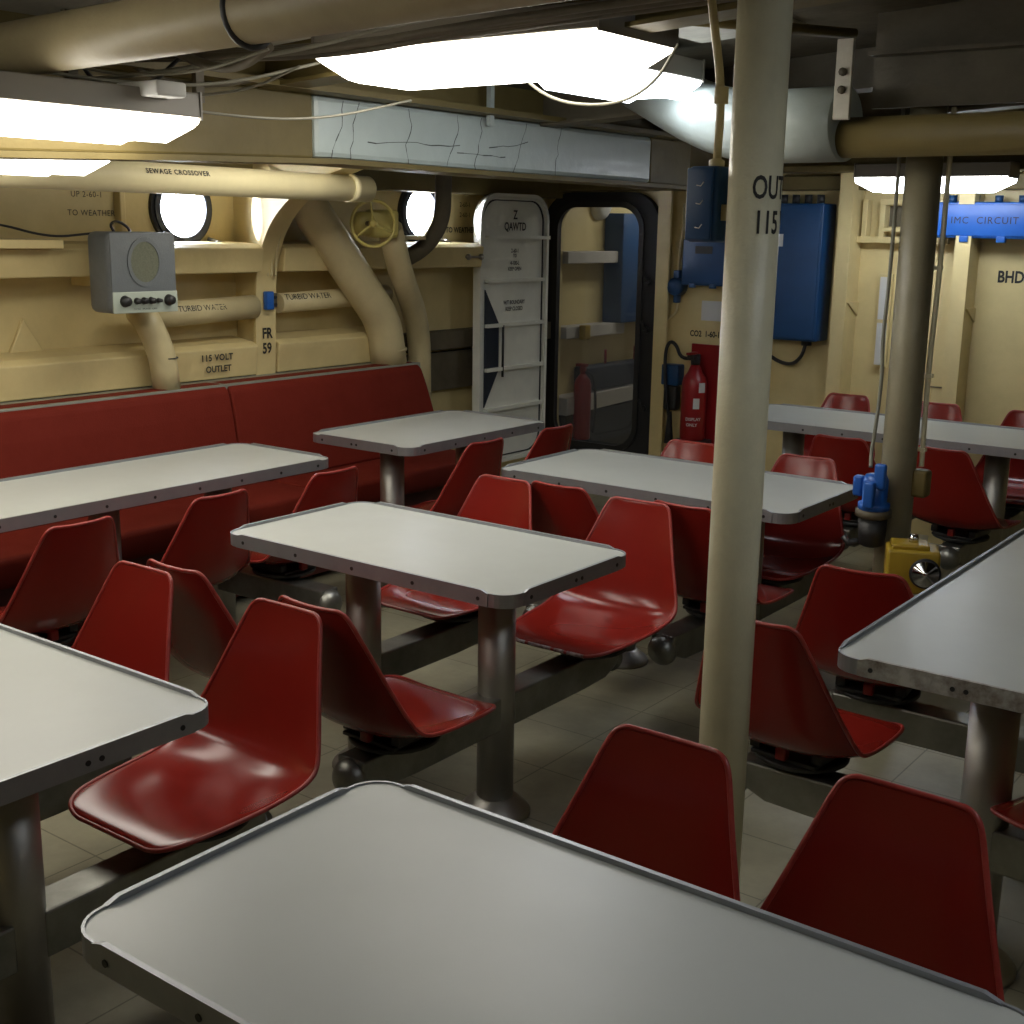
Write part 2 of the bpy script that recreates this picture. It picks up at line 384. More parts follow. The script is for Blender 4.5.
# glass door in the back wall and frames
d1 = struct(plate_with_holes(rrect(-4.945, .16, -4.065, 1.90, .22, 8), [rrect(-4.84, .27, -4.19, 1.82, .15, 8)], 'Y', YB-.05, YB-.001).build('door_1', M['rubber'], bevel=.012),
            'clear glazed ship doorway with black frame')
MB().prism(rrect(-4.85, .26, -4.18, 1.83, .16, 8), 'Y', YB-.022, YB-.014).build('glass_pane', M['glass'], d1)
plate_with_holes(rrect(-4.86, .25, -4.17, 1.84, .17, 8), [rrect(-4.825, .285, -4.205, 1.805, .14, 8)], 'Y', YB-.066, YB-.05).build('gasket', M['black'], d1)
for z in (.55, 1.05, 1.35): MB().cyl((-4.13, YB-.08, z), (-4.13, YB-.05, z), .022, 12).ring_tube([(-4.13, YB-.085, z-.0), (-4.15, YB-.085, z+.06)], .009, 8).build('door_dog', M['black'], d1)
trim('trim_9', MB().prism([(-4.03, YB), (-4.03, YB-.07), (-4.06, YB-.07), (-4.06, YB-.085), (-3.97, YB-.085), (-3.97, YB-.07), (-4.01, YB-.07), (-4.01, YB)], 'Z', 0, 2.2), bevel=0)
for nm, xx in (('trim_10', -2.80), ('trim_11', -2.14)):
    trim(nm, MB().prism([(xx, YB), (xx, YB-.15), (xx-.06, YB-.15), (xx-.06, YB-.165), (xx+.02, YB-.165), (xx+.02, YB)], 'Z', 0, 2.2).prism([(YB-.15, 1.29), (YB, 1.29), (YB, 1.21)], 'X', xx+.02, xx+.03), bevel=0)
trim('trim_12', MB().box((-4.95, YB-.10, 1.905), (3, YB, 1.985)), 'over')
trim('trim_13', MB().box((XH, 6.55, 2.02), (3, 6.62, 2.6)).box((XH, 6.50, 1.985), (3, 6.67, 2.02)), 'over')
# ladder-like frame on the back wall between the stiffeners
rk = thing('wall_rack', 'cream welded angle rack with square openings high on back bulkhead left of blue circuit box', 'rack', (-2.66, YB-.04, 1.62))
rm = MB()
for z0, z1 in ((.0, .035), (.205, .235), (.06, .085)): rm.box((-.22 if z0 == 0 else -.0, -.03, z0), (.38, .04, z1))
for x in (-.10, .0, .20, .36): rm.box((x, -.028, .001), (x+.03, .038, .234))
rm.build('frame', M['cream'], rk, bevel=.003)
MB().box((.035, .03, .09), (.195, .035, .2)).build('backing_plate', M['dull'], rk)
trim('trim_14', MB().box((-2.72, YB-.03, 1.60), (-2.16, YB, 1.64)), bevel=0)
g = thing('tall_gauge', 'tall narrow glass data plate in cream frame on back bulkhead behind second column', 'gauge', (-2.62, YB-.02, .93))
MB().box((-.03, -.005, 0), (.045, .02, .52)).build('frame', M['cream'], g); MB().box((-.02, -.012, .015), (.035, -.005, .25)).box((-.02, -.012, .27), (.035, -.005, .505)).build('plate', M['paper'], g)
ou = thing('wall_outlet', 'small cream outlet box low on back bulkhead beside stiffener', 'outlet', (-2.26, YB-.02, .80))
MB().box((-.04, -.02, -.045), (.04, .02, .045)).build('box', M['cream'], ou, bevel=.004); MB().box((-.045, -.025, .045), (.045, -.01, .052)).box((-.045, -.025, -.052), (.045, -.01, -.045)).build('clip', M['dull'], ou)

# writing on walls
def wtext(s, size, mp, m=None, bold=.02, sx=1.):
    pass
TX = thing('wall_stencil', 'black stencil on the hull reading UP 2-60-1 TO WEATHER left of the radio', 'stencil', (XH, 3.3, 1.7))
def rel(fn, org): return lambda u, v: tuple(a-b for a, b in zip(fn(u, v), org))
o_ = (XH, 3.3, 1.7)
text('UP 2-60-1', .036, rel(onX(XH+.004, 3.46, 1.785), o_), M['ink'], TX, .0, 1.1); text('TO WEATHER', .036, rel(onX(XH+.004, 3.48, 1.705), o_), M['ink'], TX, .0, 1.1)
text('D', .055, rel(onX(XH+.004, 3.625, 1.775), o_), M['redink'], TX, 0)
TY = thing('wall_stencil', 'black stencil on pinkish hull plate reading 2-60-1 TO WEATHER left of white door', 'stencil', (XH, 6.1, 1.7)); o2 = (XH, 6.1, 1.7)
for s_, z_ in (('2-60-1', 1.80), ('2-60-1', 1.74)): text(s_, .04, rel(onX(XH+.004, 6.12, z_), o2), M['ink'], TY, 0)
text('TO WEATHER', .045, rel(onX(XH+.004, 6.08, 1.65), o2), M['ink'], TY, .02)
q = plate_with_holes(circ(6.25, 1.74, .03, 5), [circ(6.25, 1.74, .022, 5)], 'X', XH+.002, XH+.004); q.v = [(a-o2[0], b-o2[1], c-o2[2]) for a, b, c in q.v]; q.build('symbol', M['redink'], TY)
for s_, x_, z_, sz, lab in (('BHD 60', -1.90, 1.455, .085, 'black stencil reading BHD on the back bulkhead below blue circuit box'),
                            ('CO2  1-60-1', -3.74, 1.045, .05, 'black stencil reading CO2 above the red extinguisher board')):
    t_ = thing('wall_stencil', lab, 'stencil', (x_, YB, z_))
    text(s_, sz, lambda u, v: (u, -.003, v), M['ink'], t_, .03, sx=.8)
t_ = thing('wall_stencil', 'black stencil reading 115 VOLT OUTLET on the hull ledge left of the FR 59 frame', 'stencil', (-4.757, 4.0, 1.01))
text('115 VOLT', .042, lambda u, v: (.003, u, v+.03), M['ink'], t_, .03, 1.1); text('OUTLET', .042, lambda u, v: (.0, u+.01, v-.025), M['ink'], t_, .03)
nt_ = tag(MB().box((-3.77, YB-.006, 1.13), (-3.62, YB-.001, 1.25)).build('paper_notice', M['paper']), 'faded paper notice on the yellow bulkhead above the CO2 stencil', 'notice')

# ------------------------------------------------------------------ bench along the hull
bn = thing('bench_sofa', 'long dark red vinyl bench with high back running along the left hull', 'bench', (-4.6, 2.0, 0))
BY0 = -1.0; BY1 = 5.39
def L(mb, o=(-4.6, 2.0, 0)):
    mb.v = [(a-o[0], b-o[1], c-o[2]) for a, b, c in mb.v]; return mb
prof = [(-4.78, .46), (-4.50, .46), (-4.515, .60), (-4.55, .80), (-4.575, .90), (-4.60, .925), (-4.64, .935), (-4.78, .93)]
for ya, yb in ((BY0, 2.2), (2.2, 3.92), (3.92, BY1)):
    p2 = MB().prism(prof, 'Y', ya+.003, yb-.003)
    if yb == BY1: p2.v = [(a, b-(.10*(c-.46)/.47 if b > yb-.01 else 0), c) for a, b, c in p2.v]
    L(p2).build('backrest', M['vinyl'], bn, bevel=.012)
for ya, yb in ((BY0, 2.35), (2.35, 4.1), (4.1, BY1-.02)):
    L(MB().rbox((-4.72, ya+.003, .34), (-4.14, yb-.003, .46), .025)).build('seat_cushion', M['vinyl'], bn)
L(MB().box((-4.88, BY0, .03), (-4.24, BY1-.03, .34))).build('base', M['vinyldark'], bn)
L(MB().box((-4.948, BY0, .895), (-4.60, BY1-.08, .932))).build('ledge', M['ledge'], bn, bevel=.004)

# ------------------------------------------------------------------ chairs
VP = [(.218, .436, .118, .002), (.213, .442, .150, .002), (.194, .448, .176, .004), (.155, .451, .194, .007), (.10, .449, .203, .012), (.035, .443, .209, .021),
      (-.035, .439, .213, .029), (-.10, .441, .217, .036), (-.150, .452, .220, .041), (-.188, .478, .219, .043), (-.209, .516, .210, .041), (-.224, .562, .194, .036),
      (-.240, .618, .174, .030), (-.257, .678, .153, .024), (-.274, .735, .134, .018), (-.286, .775, .121, .014), (-.291, .796, .110, .011), (-.294, .805, .092, .009)]
def shell_pt(i, u, off=0.):
    y, z, hw, c = VP[i]
    k = abs(u)**2.4*c
    j0, j1 = max(0, i-1), min(len(VP)-1, i+1)
    ty, tz = VP[j1][0]-VP[j0][0], VP[j1][1]-VP[j0][1]; l = math.hypot(ty, tz)
    ny, nz = -tz/l, ty/l                       # normal away from the sitter when negative
    if nz < 0 or (abs(nz) < .3 and ny < 0): ny, nz = -ny, -nz
    x = u*hw
    return Vector((x, y+ny*(k+off), z+nz*(k+off)))
chair_n = 0
def make_chair():
    root = thing('mess_chair', '', 'chair')
    nu = 12; n = len(VP); mb = MB(); U = [-1+2*k/nu for k in range(nu+1)]
    top = [shell_pt(i, u, .003) for i in range(n) for u in U]; bot = [shell_pt(i, u, -.003) for i in range(n) for u in U]
    W = nu+1; T = n*W; fs = []
    for i in range(n-1):
        for k in range(nu):
            a = i*W+k; fs += [(a, a+1, a+W+1, a+W), (T+a, T+a+W, T+a+W+1, T+a+1)]
    loop = [k for k in range(W)]+[i*W+nu for i in range(1, n)]+[(n-1)*W+k for k in range(nu-1, -1, -1)]+[i*W for i in range(n-2, 0, -1)]
    for a, b in zip(loop, loop[1:]+loop[:1]): fs.append((a, b, T+b, T+a))
    mb.add(top+bot, fs, True); sh = mb.build('seat_shell', M['red'], root)
    ss = sh.modifiers.new('sub', 'SUBSURF'); ss.levels = 1; ss.render_levels = 2
    rimp = [(top[k]+bot[k])/2 for k in loop]
    MB().ring_tube(chaikin(rimp, 2, True), .0052, 8, closed=True).build('rim', M['redrim'], root)
    MB().box((-.09, -.10, .398), (.09, .09, .408)).lathe([(.115, .383), (.12, .386), (.12, .395), (.115, .398)]).lathe([(.085, .37), (.09, .373), (.09, .383)]).build('swivel_plate', M['black'], root, bevel=.002)
    MB().rbox((-.014, -.115, .405), (.014, -.09, .438), .004).build('mounting_block', M['redpaint'], root)
    MB().rbox((-.10, -.09, .408), (-.07, .08, .436), .004).build('mounting_rail', M['black'], root); MB().rbox((.07, -.09, .408), (.10, .08, .436), .004).build('mounting_rail', M['black'], root)
    return root
chair0 = make_chair(); chair_used = False
def place_chair(x, y, face, label, group):
    """face = direction the sitter looks, degrees (90 = +y)"""
    global chair_used
    c = copy_tree(chair0) if chair_used else chair0
    chair_used = True
    c.location = (x, y, 0); c.rotation_euler = (0, 0, math.radians(face-90))
    c['label'] = label; c['category'] = 'chair'; c['group'] = group
    return c

# ------------------------------------------------------------------ tables (long axis = local X, origin on the floor at the centre)
TH = .77
def make_table(x, y, rotz, Lx, Wy, legs, sides, label, group='white mess tables on steel legs', screws=True, bare=(), rim='alu', rusty=False):
    root = thing('mess_table', label, 'table', (x, y, 0), rotz, group)
    hx, hy = Lx/2, Wy/2; rc = .06
    MB().prism(rrect(-hx+.004, -hy+.004, hx-.004, hy-.004, rc-.004), 'Z', TH-.030, TH-.003).build('tabletop', M['laminate'], root)
    eb = plate_with_holes(rrect(-hx, -hy, hx, hy, rc, 7), [rrect(-hx+.0045, -hy+.0045, hx-.0045, hy-.0045, rc-.0045, 7)], 'Z', TH-.036, TH)
    e = eb.build('edge_band', M['alu'], root)
    for ax, s in (('x', 1), ('x', -1), ('y', 1), ('y', -1)):
        h = (hx if ax == 'x' else hy)-rc-.005; b = (hy if ax == 'x' else hx)
        z0, z1 = TH-.036, TH+.006
        poly = [(-h, z0), (h, z0), (h, TH-.001), (h-.022, z1), (-h+.022, z1), (-h, TH-.001)]
        lo_, hi_ = (b-.006, b+.0025) if s > 0 else (-b-.0025, -b+.006)
        MB().prism(poly, 'Y' if ax == 'x' else 'X', lo_, hi_).build('fiddle_rail', M['rustrim'] if rusty and ax == 'y' and s < 0 else M['alu'], e)
        if screws:
            k = int(h*2/.19)
            for i in range(k+1):
                t = -h+.03+(2*h-.06)*i/max(1, k)
                for d in ((0, .028) if (i == k//2 and ax == 'y') else (0,)):
                    p = (t+d, s*(b+.0025), TH-.018) if ax == 'x' else (s*(b+.0025), t+d, TH-.018)
                    q = (p[0], p[1]+s*.0015, p[2]) if ax == 'x' else (p[0]+s*.0015, p[1], p[2])
                    MB().cyl(p, q, .0055, 10).build('screw', M['black'], e)
    for lx in legs:
        lg = MB().cyl((lx, 0, .03), (lx, 0, TH-.04), .054, 32).build('leg', M['steel'], root)
        MB().lathe([(.105, 0), (.105, .008), (.098, .02), (.062, .05), (.056, .055)], (lx, 0, 0)).build('base_flange', M['steel'], lg)
        MB().box((lx-.07, -.22, TH-.046), (lx+.07, .22, TH-.031)).build('top_plate', M['arm'], lg)
        for sd in (() if lx in bare else sides):
            a_ = MB().prism([(0.03*sd, .27), (.40*sd, .27), (.52*sd, .275), (.58*sd, .30), (.60*sd, .33), (.60*sd, .37), (.03*sd, .37)], 'X', lx-.045, lx+.045)
            ar = a_.build('seat_arm', M['arm'], root, bevel=.006)
            MB().lathe([(.052, .0), (.051, .012*sd), (.043, .028*sd), (.028, .040*sd), (.008, .045*sd)], (lx, .595*sd, .318), 'Y', 24).build('end_dome', M['arm'], ar)
    return root
mid = lambda x0, x1: (x0+x1)/2
S_OFF = .46
G_FAR = 'red shell chairs fixed to the mess tables'
make_table(-2.345, 2.72, 0, 1.075, .60, (-.245, .275), (1, -1), 'white table in the middle of the photo, four red chairs around it')
make_table(-2.345, 1.20, 0, 1.075, .60, (-.245, .275), (1, -1), 'white table cut by the left photo edge beside a large glossy red chair')
make_table(-.81, 1.15, 0, 1.10, .60, (-.21, .20), (1, -1), 'nearest white table filling the bottom of the photo')
make_table(-2.275, 4.08, 0, 1.22, .63, (-.205, .315), (1, -1), 'white table crossed by the near beige column')
make_table(-3.72, 4.38, PI/2, 1.01, .60, (-.28, .25), (-1,), 'small white table beside the far end of the red bench')
make_table(-3.78, 2.65, PI/2, 1.74, .56, (-.54, -.01, .51), (-1,), 'long white table beside the red bench at the left edge')
make_table(-.71, 3.34, PI/2, 1.60, .60, (-.56, .04, .66), (1, -1), 'white table running out at the right edge, rust stained rim', bare=(.66,), rusty=True)
make_table(-2.05, 5.92, 0, 1.76, .64, (-.58, -.06, .43), (1, -1), 'farthest white table in front of the yellow back bulkhead')
def ch(*a): return place_chair(*a, G_FAR)
# middle table
chipped = ch(-2.06, 3.19, -89, 'glossy red chair facing us on far right of middle table, seat edge chipped')
ch(-2.63, 3.20, -91, 'red chair behind the middle table, its seat front showing under the far rail')
ch(-2.055, 2.27, 89, 'red chair with back to us and bright seat in profile before the middle table')
ch(-2.57, 2.28, 90, 'dark red chair seen from behind between two near left chairs')
# left table
ch(-2.085, 1.65, -90, 'large glossy red chair right of the left table, its whole seat in view')
ch(-2.61, 1.65, -90, 'red chair whose glossy back alone rises behind the left table')
# nearest table
ch(-1.00, 1.535, -90, 'dark red chair behind nearest table just below the near column')
ch(-.60, 1.59, -91, 'dark red chair at the bottom right corner behind nearest table')
# column-crossed table
ch(-2.50, 4.34, -90, 'red chair top showing behind column-crossed table, left of the near column')
ch(-1.98, 4.34, -88, 'dark glossy red chair right of the near column behind the column-crossed table')
ch(-2.42, 3.80, 90, 'dark red chair back between the two middle tables')
ch(-1.92, 3.80, 88, 'dark red chair partly hidden behind glossy chair and the near column')
# by the bench
ch(-3.45, 2.13, 180, 'red chair at far left with its back to us, leftmost at the bench table')
ch(-3.45, 2.66, 180, 'middle red chair of the three facing the bench at the left')
ch(-3.46, 3.20, 180, 'rightmost red chair of the three at the long bench table')
ch(-3.45, 4.08, 178, 'red chair leaning beside the small bench table, in front of white door')
ch(-3.45, 4.60, 178, 'red chair top right of the small bench table below the glass door')
# right table
ch(-1.18, 2.83, 86, 'red chair right of the near column with seat turned away to the right')
ch(-1.20, 3.40, 96, 'dark red chair behind the left corner of the right table')
ch(-.42, 2.76, 160, 'red seat tip at the right photo edge under right table')
# far table
for xx, f_, lb in ((-2.63, -90, 'red chair against back bulkhead behind the far table, leftmost'), (-2.13, -88, 'red chair behind the far table right of the second column'),
                   (-1.66, -90, 'red chair at the right edge behind the far table')):
    ch(xx, 6.32, f_, lb)
ch(-2.10, 5.47, 92, 'dark red chair on the near side of far table just left of second column')
ch(-1.62, 5.47, 84, 'dark red chair back right of second column in front of far table')

_fr = [shell_pt(0, -1+.1*k) for k in range(21)]+[shell_pt(i_, 1) for i_ in range(1, 4)]
for a_, b_ in ((0, 5), (6, 9), (10, 17), (18, 23)): MB().ring_tube(_fr[a_:b_+1], .0062, 8).build('paint_chip', M['chips'], chipped)

# ------------------------------------------------------------------ columns
def column(x, y, r, label, m='pillar', name='support_column'):
    t = thing(name, label, 'column', (x, y, 0))
    MB().cyl((0, 0, .01), (0, 0, ceil_z(x)), r, 48).build('shaft', M[m], t)
    MB().lathe([(r+.035, 0), (r+.035, .014), (r+.004, .018)]).build('foot_plate', M['pillar'], t)
    return t
C1 = (-1.172, 2.372); C1R = .0535
c1 = column(*C1, C1R, 'thick beige steel column nearest us with black stencilled OUTLET 115')
def oncyl(r, ang0, z0): return lambda u, v: (r*math.cos(ang0+u/r), r*math.sin(ang0+u/r), z0+v)
a0 = math.atan2(-C1[1], -C1[0])
text('OUTLET', .062, oncyl(C1R+.001, a0+1.22, 1.757), M['ink'], c1, .02, cut=.004, sx=.62)
text('115 V', .062, oncyl(C1R+.001, a0+.86, 1.690), M['ink'], c1, .02, cut=.004, sx=.62)
C2 = (-1.412, 4.02); C2R = .056
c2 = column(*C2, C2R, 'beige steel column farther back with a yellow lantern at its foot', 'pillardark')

# blue box on the near column with its conduit
bb = thing('switch_box', 'dark blue box bracketed to the left of the near column with conduit from above', 'electrical box', (-1.247, 2.40, 1.735)); bb.scale = (.8, .8, .8)
MB().rbox((-.085, -.055, -.105), (.0, .045, .085), .010).build('housing', M['blue'], bb)
MB().rbox((-.085, -.063, -.10), (-.012, -.053, .08), .004).build('cover', M['blue'], bb)
MB().box((-.01, -.03, -.05), (.06, .02, -.01)).build('bracket', M['cream2'], bb)
for z in (.045, -.0, -.06): MB().ring_tube([(-.055, -.0645, z-.008), (-.043, -.065, z-.010), (-.035, -.0645, z)], .0014, 6).build('scratch_mark', M['paper'], bb)
MB().ring_tube(fillet([(-.035, 0, .08), (-.03, 0, .27), (-.065, .0, .45), (-.10, 0, .66)], .1), .011, 12).lathe([(.02, .08), (.02, .10), (.012, .105)], (-.035, 0, 0)).lathe([(.018, .24), (.018, .28)], (-.031, 0, 0)).build('conduit', M['cream2'], bb)

# cables down the second column
cv = tag(MB().ring_tube(chaikin([(-1.478, 3.98, 2.05), (-1.478, 3.98, 1.5), (-1.484, 3.975, 1.35), (-1.476, 3.98, 1.22), (-1.483, 3.975, 1.05), (-1.487, 3.965, .97), (-1.475, 3.94, .93)]), .0065, 8).build('hanging_cable', M['cable']),
         'rough grey cable hanging down the left of the second column', 'cable')
pp = thing('conduit_pipe', 'thin dull conduit right of the second column with a grey box at its foot', 'conduit', (-1.372, 4.035, .885))
MB().ring_tube(chaikin([(.03, .0, .05), (.025, 0, .4), (.033, 0, .6), (.033, 0, 1.17)]), .008, 10).build('pipe', M['pillar'], pp)
MB().rbox((.0, -.03, -.05), (.06, .03, .04), .012).build('junction_box', M['over'], pp)
for z in (.10, .34, .68): MB().box((-.016, -.010, z), (.04, .010, z+.012)).build('clamp', M['pillar'], pp)
bp_ = thing('power_plug', 'bright blue ribbed connector hanging on the left of second column', 'connector', (-1.445, 3.915, .725)); bp_.scale = (.85, .85, .85)
MB().lathe([(.05, .08), (.062, .09), (.062, .11), (.048, .115), (.050, .20), (.04, .22)], seg=10).build('body', M['bluebright'], bp_)
MB().rbox((-.085, -.02, .13), (-.045, .02, .21), .01).build('clamp_lug', M['bluebright'], bp_); MB().rbox((.005, -.045, .17), (.05, -.02, .27), .01).build('clamp_lug', M['bluebright'], bp_); MB().rbox((-.02, -.075, .10), (.02, -.045, .20), .008).build('clamp_lug', M['bluebright'], bp_)
MB().lathe([(.045, .05), (.068, .06), (.068, .085)]).build('collar', M['dull'], bp_)
MB().lathe([(.03, -.06), (.05, -.05), (.055, .05)]).ring_tube([(-.03, -.02, -.04), (-.08, -.03, -.055), (-.10, -.03, -.03)], .014, 8).build('cap', M['black'], bp_)
# lantern
ln = thing('battle_lantern', 'yellow square lantern with round chrome lens at the foot of second column', 'lantern', (-1.288, 3.865, .565), math.radians(24)); ln.scale = (.80, .80, .80)
MB().rbox((-.10, -.07, 0), (.10, .09, .175), .012).build('case', M['yellow'], ln)
MB().rbox((-.085, -.05, .172), (.06, .07, .195), .008).build('lid', M['yellow'], ln)
MB().lathe([(.053, -.012), (.06, -.008), (.06, .002)], (.045, -.072, .09), 'Y').build('lens_ring', M['rubber'], ln)
MB().lathe([(.010, .004), (.03, -.005), (.048, -.012), (.052, -.014)], (.045, -.075, .09), 'Y').build('reflector', M['chrome'], ln)
MB().lathe([(.018, .19), (.02, .21), (.016, .225)], (.0, .01, 0)).build('switch_knob', M['chrome'], ln)
MB().box((-.06, .08, .04), (.0, .135, .12)).build('bracket', M['arm'], ln)

# ------------------------------------------------------------------ radio, shelf, hull pipes
rd = thing('wall_radio', 'grey metal radio receiver with oval speaker hung on the hull by the porthole', 'radio', (-4.62, 3.375, 1.295), math.radians(-4))
MB().rbox((-.02, -.145, .0), (.15, .175, .335), .03).build('case', M['radio'], rd)
MB().rbox((.147, -.140, .002), (.158, .172, .333), .005).build('front_panel', M['radio'], rd)
MB().rbox((.156, -.140, .002), (.163, .172, .090), .003).build('control_strip', M['radiopale'], rd)
sp = [(0.02+.083*math.cos(2*PI*k/40), (.212)+.102*math.sin(2*PI*k/40)) for k in range(40)]; sp2 = [(.02+(a-.02)*.82, .212+(b-.212)*.82) for a, b in sp]
plate_with_holes(sp, [sp2], 'X', .155, .163).build('speaker_ring', M['radio'], rd); MB().prism(sp2, 'X', .152, .160).build('speaker_grille', M['grille'], rd)
for y, r in ((-.085, .022), (.128, .022), (-.03, .013), (.005, .014), (.04, .014), (.075, .009)):
    MB().lathe([(r*1.15, .162), (r, .168), (r*.85, .188)], (0, y, .052), 'X', 16).build('knob', M['black'], rd)
text('PHONE   SPEAKER   GAIN', .010, lambda u, v: (.1645, u+.01, .018+v), M['ink'], rd)
MB().box((-.31, -.05, .10), (-.01, .10, .20)).build('wall_bracket', M['cream'], rd)
MB().ring_tube(chaikin([(.0, -.02, .335), (.02, -.05, .365), (.0, .0, .38), (-.02, .06, .355), (-.05, .09, .335)]), .006, 8).build('handle_cable', M['darkcable'], rd)
tag(MB().ring_tube(chaikin([(-4.70, 3.30, 1.62), (-4.78, 3.15, 1.60), (-4.85, 2.95, 1.66), (-4.85, 2.75, 1.66), (-4.85, 2.4, 1.70)]), .005, 8).build('radio_cable', M['darkcable']), 'thin dark cable sagging from the radio to the left along the hull', 'cable')
sf = thing('wall_shelf', 'small pale yellow shelf board sticking out of the hull at the left edge', 'shelf', (-4.72, 2.6, 1.56))
MB().box((-.22, -.6, .0), (.10, .51, .035)).build('board', M['cream'], sf, bevel=.003)
MB().prism([(-.22, 0), (.05, 0), (-.22, -.12)], 'Y', .0, .012).build('bracket', M['cream'], sf)

def pipe(name, pts, r, label, cat='pipe', m='cream2', fr_=.2, bands=(), seg=28, flanges=()):
    o = Vector(pts[0]); t = thing(name, label, cat, o)
    P = [Vector(p)-o for p in pts]
    MB().ring_tube(fillet(P, fr_, 8), r, seg).build('pipe_run', M[m], t)
    for a, b, k in bands:                                   # (p, q, extra radius)
        MB().cyl(Vector(a)-o, Vector(b)-o, r+k, seg).build('band', M[m], t)
    return t, o
p1, o1 = pipe('large_pipe', [(-4.62, 4.36, 1.98), (-4.68, 4.53, 1.78), (-4.70, 5.12, 1.16), (-4.70, 5.16, .93)], .098, 'thick cream pipe slanting down behind the bench end', bands=[((-4.70, 5.158, 1.00), (-4.70, 5.157, 1.012), .003)])
p2, o2_ = pipe('drain_pipe', [(-4.50, 4.95, 1.66), (-4.56, 5.10, 1.43), (-4.72, 5.40, 1.19), (-4.775, 5.50, 1.03), (-4.78, 5.52, .0)], .066, 'cream pipe below the yellow handwheel running down past the bench end', fr_=.13)
tc, oc = pipe('water_pipe', [(-4.79, 4.27, 1.27), (-4.79, 3.60, 1.25)], .058, 'cream horizontal water pipe with black lettering behind the radio', bands=[])
text('TURBID WATER', .040, lambda u, v: (.058*math.cos(v/.058+.35)+.001, 3.91-4.27+u, -.012+.058*math.sin(v/.058+.35)+.003), M['ink'], tc, .0)
tc2, oc2 = pipe('water_pipe', [(-4.80, 4.44, 1.28), (-4.80, 5.25, 1.30)], .050, 'cream horizontal water pipe behind the slanting pipe right of FR 59')
text('TURBID WATER', .045, lambda u, v: (.050*math.cos(v/.05+.45)+.002, .17+u, .008+.050*math.sin(v/.05+.45)+.002), M['ink'], tc2, .0)
pe, oe = pipe('elbow_pipe', [(-4.80, 3.60, 1.27), (-4.70, 3.56, 1.25), (-4.68, 3.62, 1.10), (-4.68, 3.64, .93)], .062, 'short cream pipe bending down onto the bench ledge below the radio', fr_=.09)
MB().ring_tube([(0.05+0, .0, -.15), (.055, .0, -.151)], .001, 3).build('seam', M['crack'], pe)
MB().lathe([(.0635, 0), (.0635, .005)], (.12, .03, -.20)).build('crack_ring', M['crack'], pe)
sw_, os_ = pipe('sewage_pipe', [(-4.25, 4.52, 1.838), (-4.25, -1.8, 1.86)], .060, 'long cream overhead pipe stencilled SEWAGE CROSSOVER below the girder', m='sewpipe', bands=[((-4.25, 4.38, 1.839), (-4.25, 4.42, 1.839), .005)])
text('SEWAGE CROSSOVER', .029, lambda u, v: (.061*math.cos(v/.061+.38)+.001, 3.345-4.50+u, .006+.061*math.sin(v/.061+.38)), M['ink'], sw_, .02, 1.15)
# valve with handwheel
vv = thing('valve', 'dull yellow handwheel on a pipe valve above the bench end', 'valve', (-4.40, 4.72, 1.68), math.radians(-30))
MB().ring_tube([(0.0, .112*math.cos(2*PI*k/40), .112*math.sin(2*PI*k/40)) for k in range(40)], .0085, 10, closed=True).build('wheel_rim', M['paleyellow'], vv)
for k in range(3):
    a = PI/2+.12+2*PI*k/3; MB().ring_tube([(0, 0, 0), (0, .11*math.cos(a), .11*math.sin(a))], .006, 8).build('spoke', M['paleyellow'], vv)
MB().lathe([(.02, -.015), (.022, .0), (.016, .018)], axis='X').build('hub', M['paleyellow'], vv)
MB().cyl((0, 0, 0), (-.14, .0, 0), .012, 10).build('stem', M['dull'], vv)
MB().lathe([(.03, -.10), (.055, -.11), (.06, -.16), (.06, -.22), (.05, -.24)], axis='X').rbox((-.24, .02, -.07), (-.10, .17, .07), .02).build('body', M['paleyellow'], vv)
bq = thing('curved_pipe', 'dark beige curved pipe crossing the far porthole', 'pipe', (-4.58, 5.24, 1.58))
MB().ring_tube(chaikin([(-.12, .02, -.10), (.02, .07, -.02), (.05, .17, .12), (.04, .19, .30), (.04, .19, .5)]), .045, 20).build('pipe_run', M['dull'], bq)
MB().lathe([(.075, -.01), (.075, .012)], (.02, -.05, .03), 'Z', 20).build('flange', M['cream2'], bq)
tb = thing('grab_handle', 'small steel grab handle on the pink lit ledge left of white door', 'handle', (-4.71, 5.90, 1.50))
MB().cyl((.02, -.06, 0), (.02, .06, 0), .006, 8).lathe([(.018, -.065), (.018, -.055)], axis='Y', seg=10, c=(.02, 0, 0)).lathe([(.018, .055), (.018, .065)], axis='Y', seg=10, c=(.02, 0, 0)).cyl((0, -.06, 0), (.02, -.06, 0), .008, 8).cyl((0, .06, 0), (.02, .06, 0), .008, 8).build('bar', M['steel'], tb)

# ------------------------------------------------------------------ open white watertight door
wd = struct(thing('door_2', 'open white ribbed watertight door lettered QAWTD', 'door', (-4.79, 6.375, 0)))
del wd['category']
yo = .34
MB().prism(rrect(-yo, .23, yo, 1.86, .15, 8), 'X', -.02, .02).build('door_panel', M['doorwhite'], wd)
plate_with_holes(rrect(-yo-.012, .218, yo+.012, 1.872, .16, 8), [rrect(-yo+.010, .240, yo-.010, 1.850, .14, 8)], 'X', .018, .045).build('edge_flange', M['doorwhite'], wd, bevel=.004)
plate_with_holes(rrect(-yo+.025, .255, yo-.025, 1.835, .13, 8), [rrect(-yo+.031, .261, yo-.031, 1.829, .13, 8)], 'X', .019, .028).build('gasket', M['rubber'], wd)
for z in (1.60, 1.34, 1.07, .80, .55):
    MB().box((.02, -yo+.06, z), (.05, yo-.03 + (.05 if z == 1.60 else 0), z+.022)).build('rib', M['doorwhite'], wd)
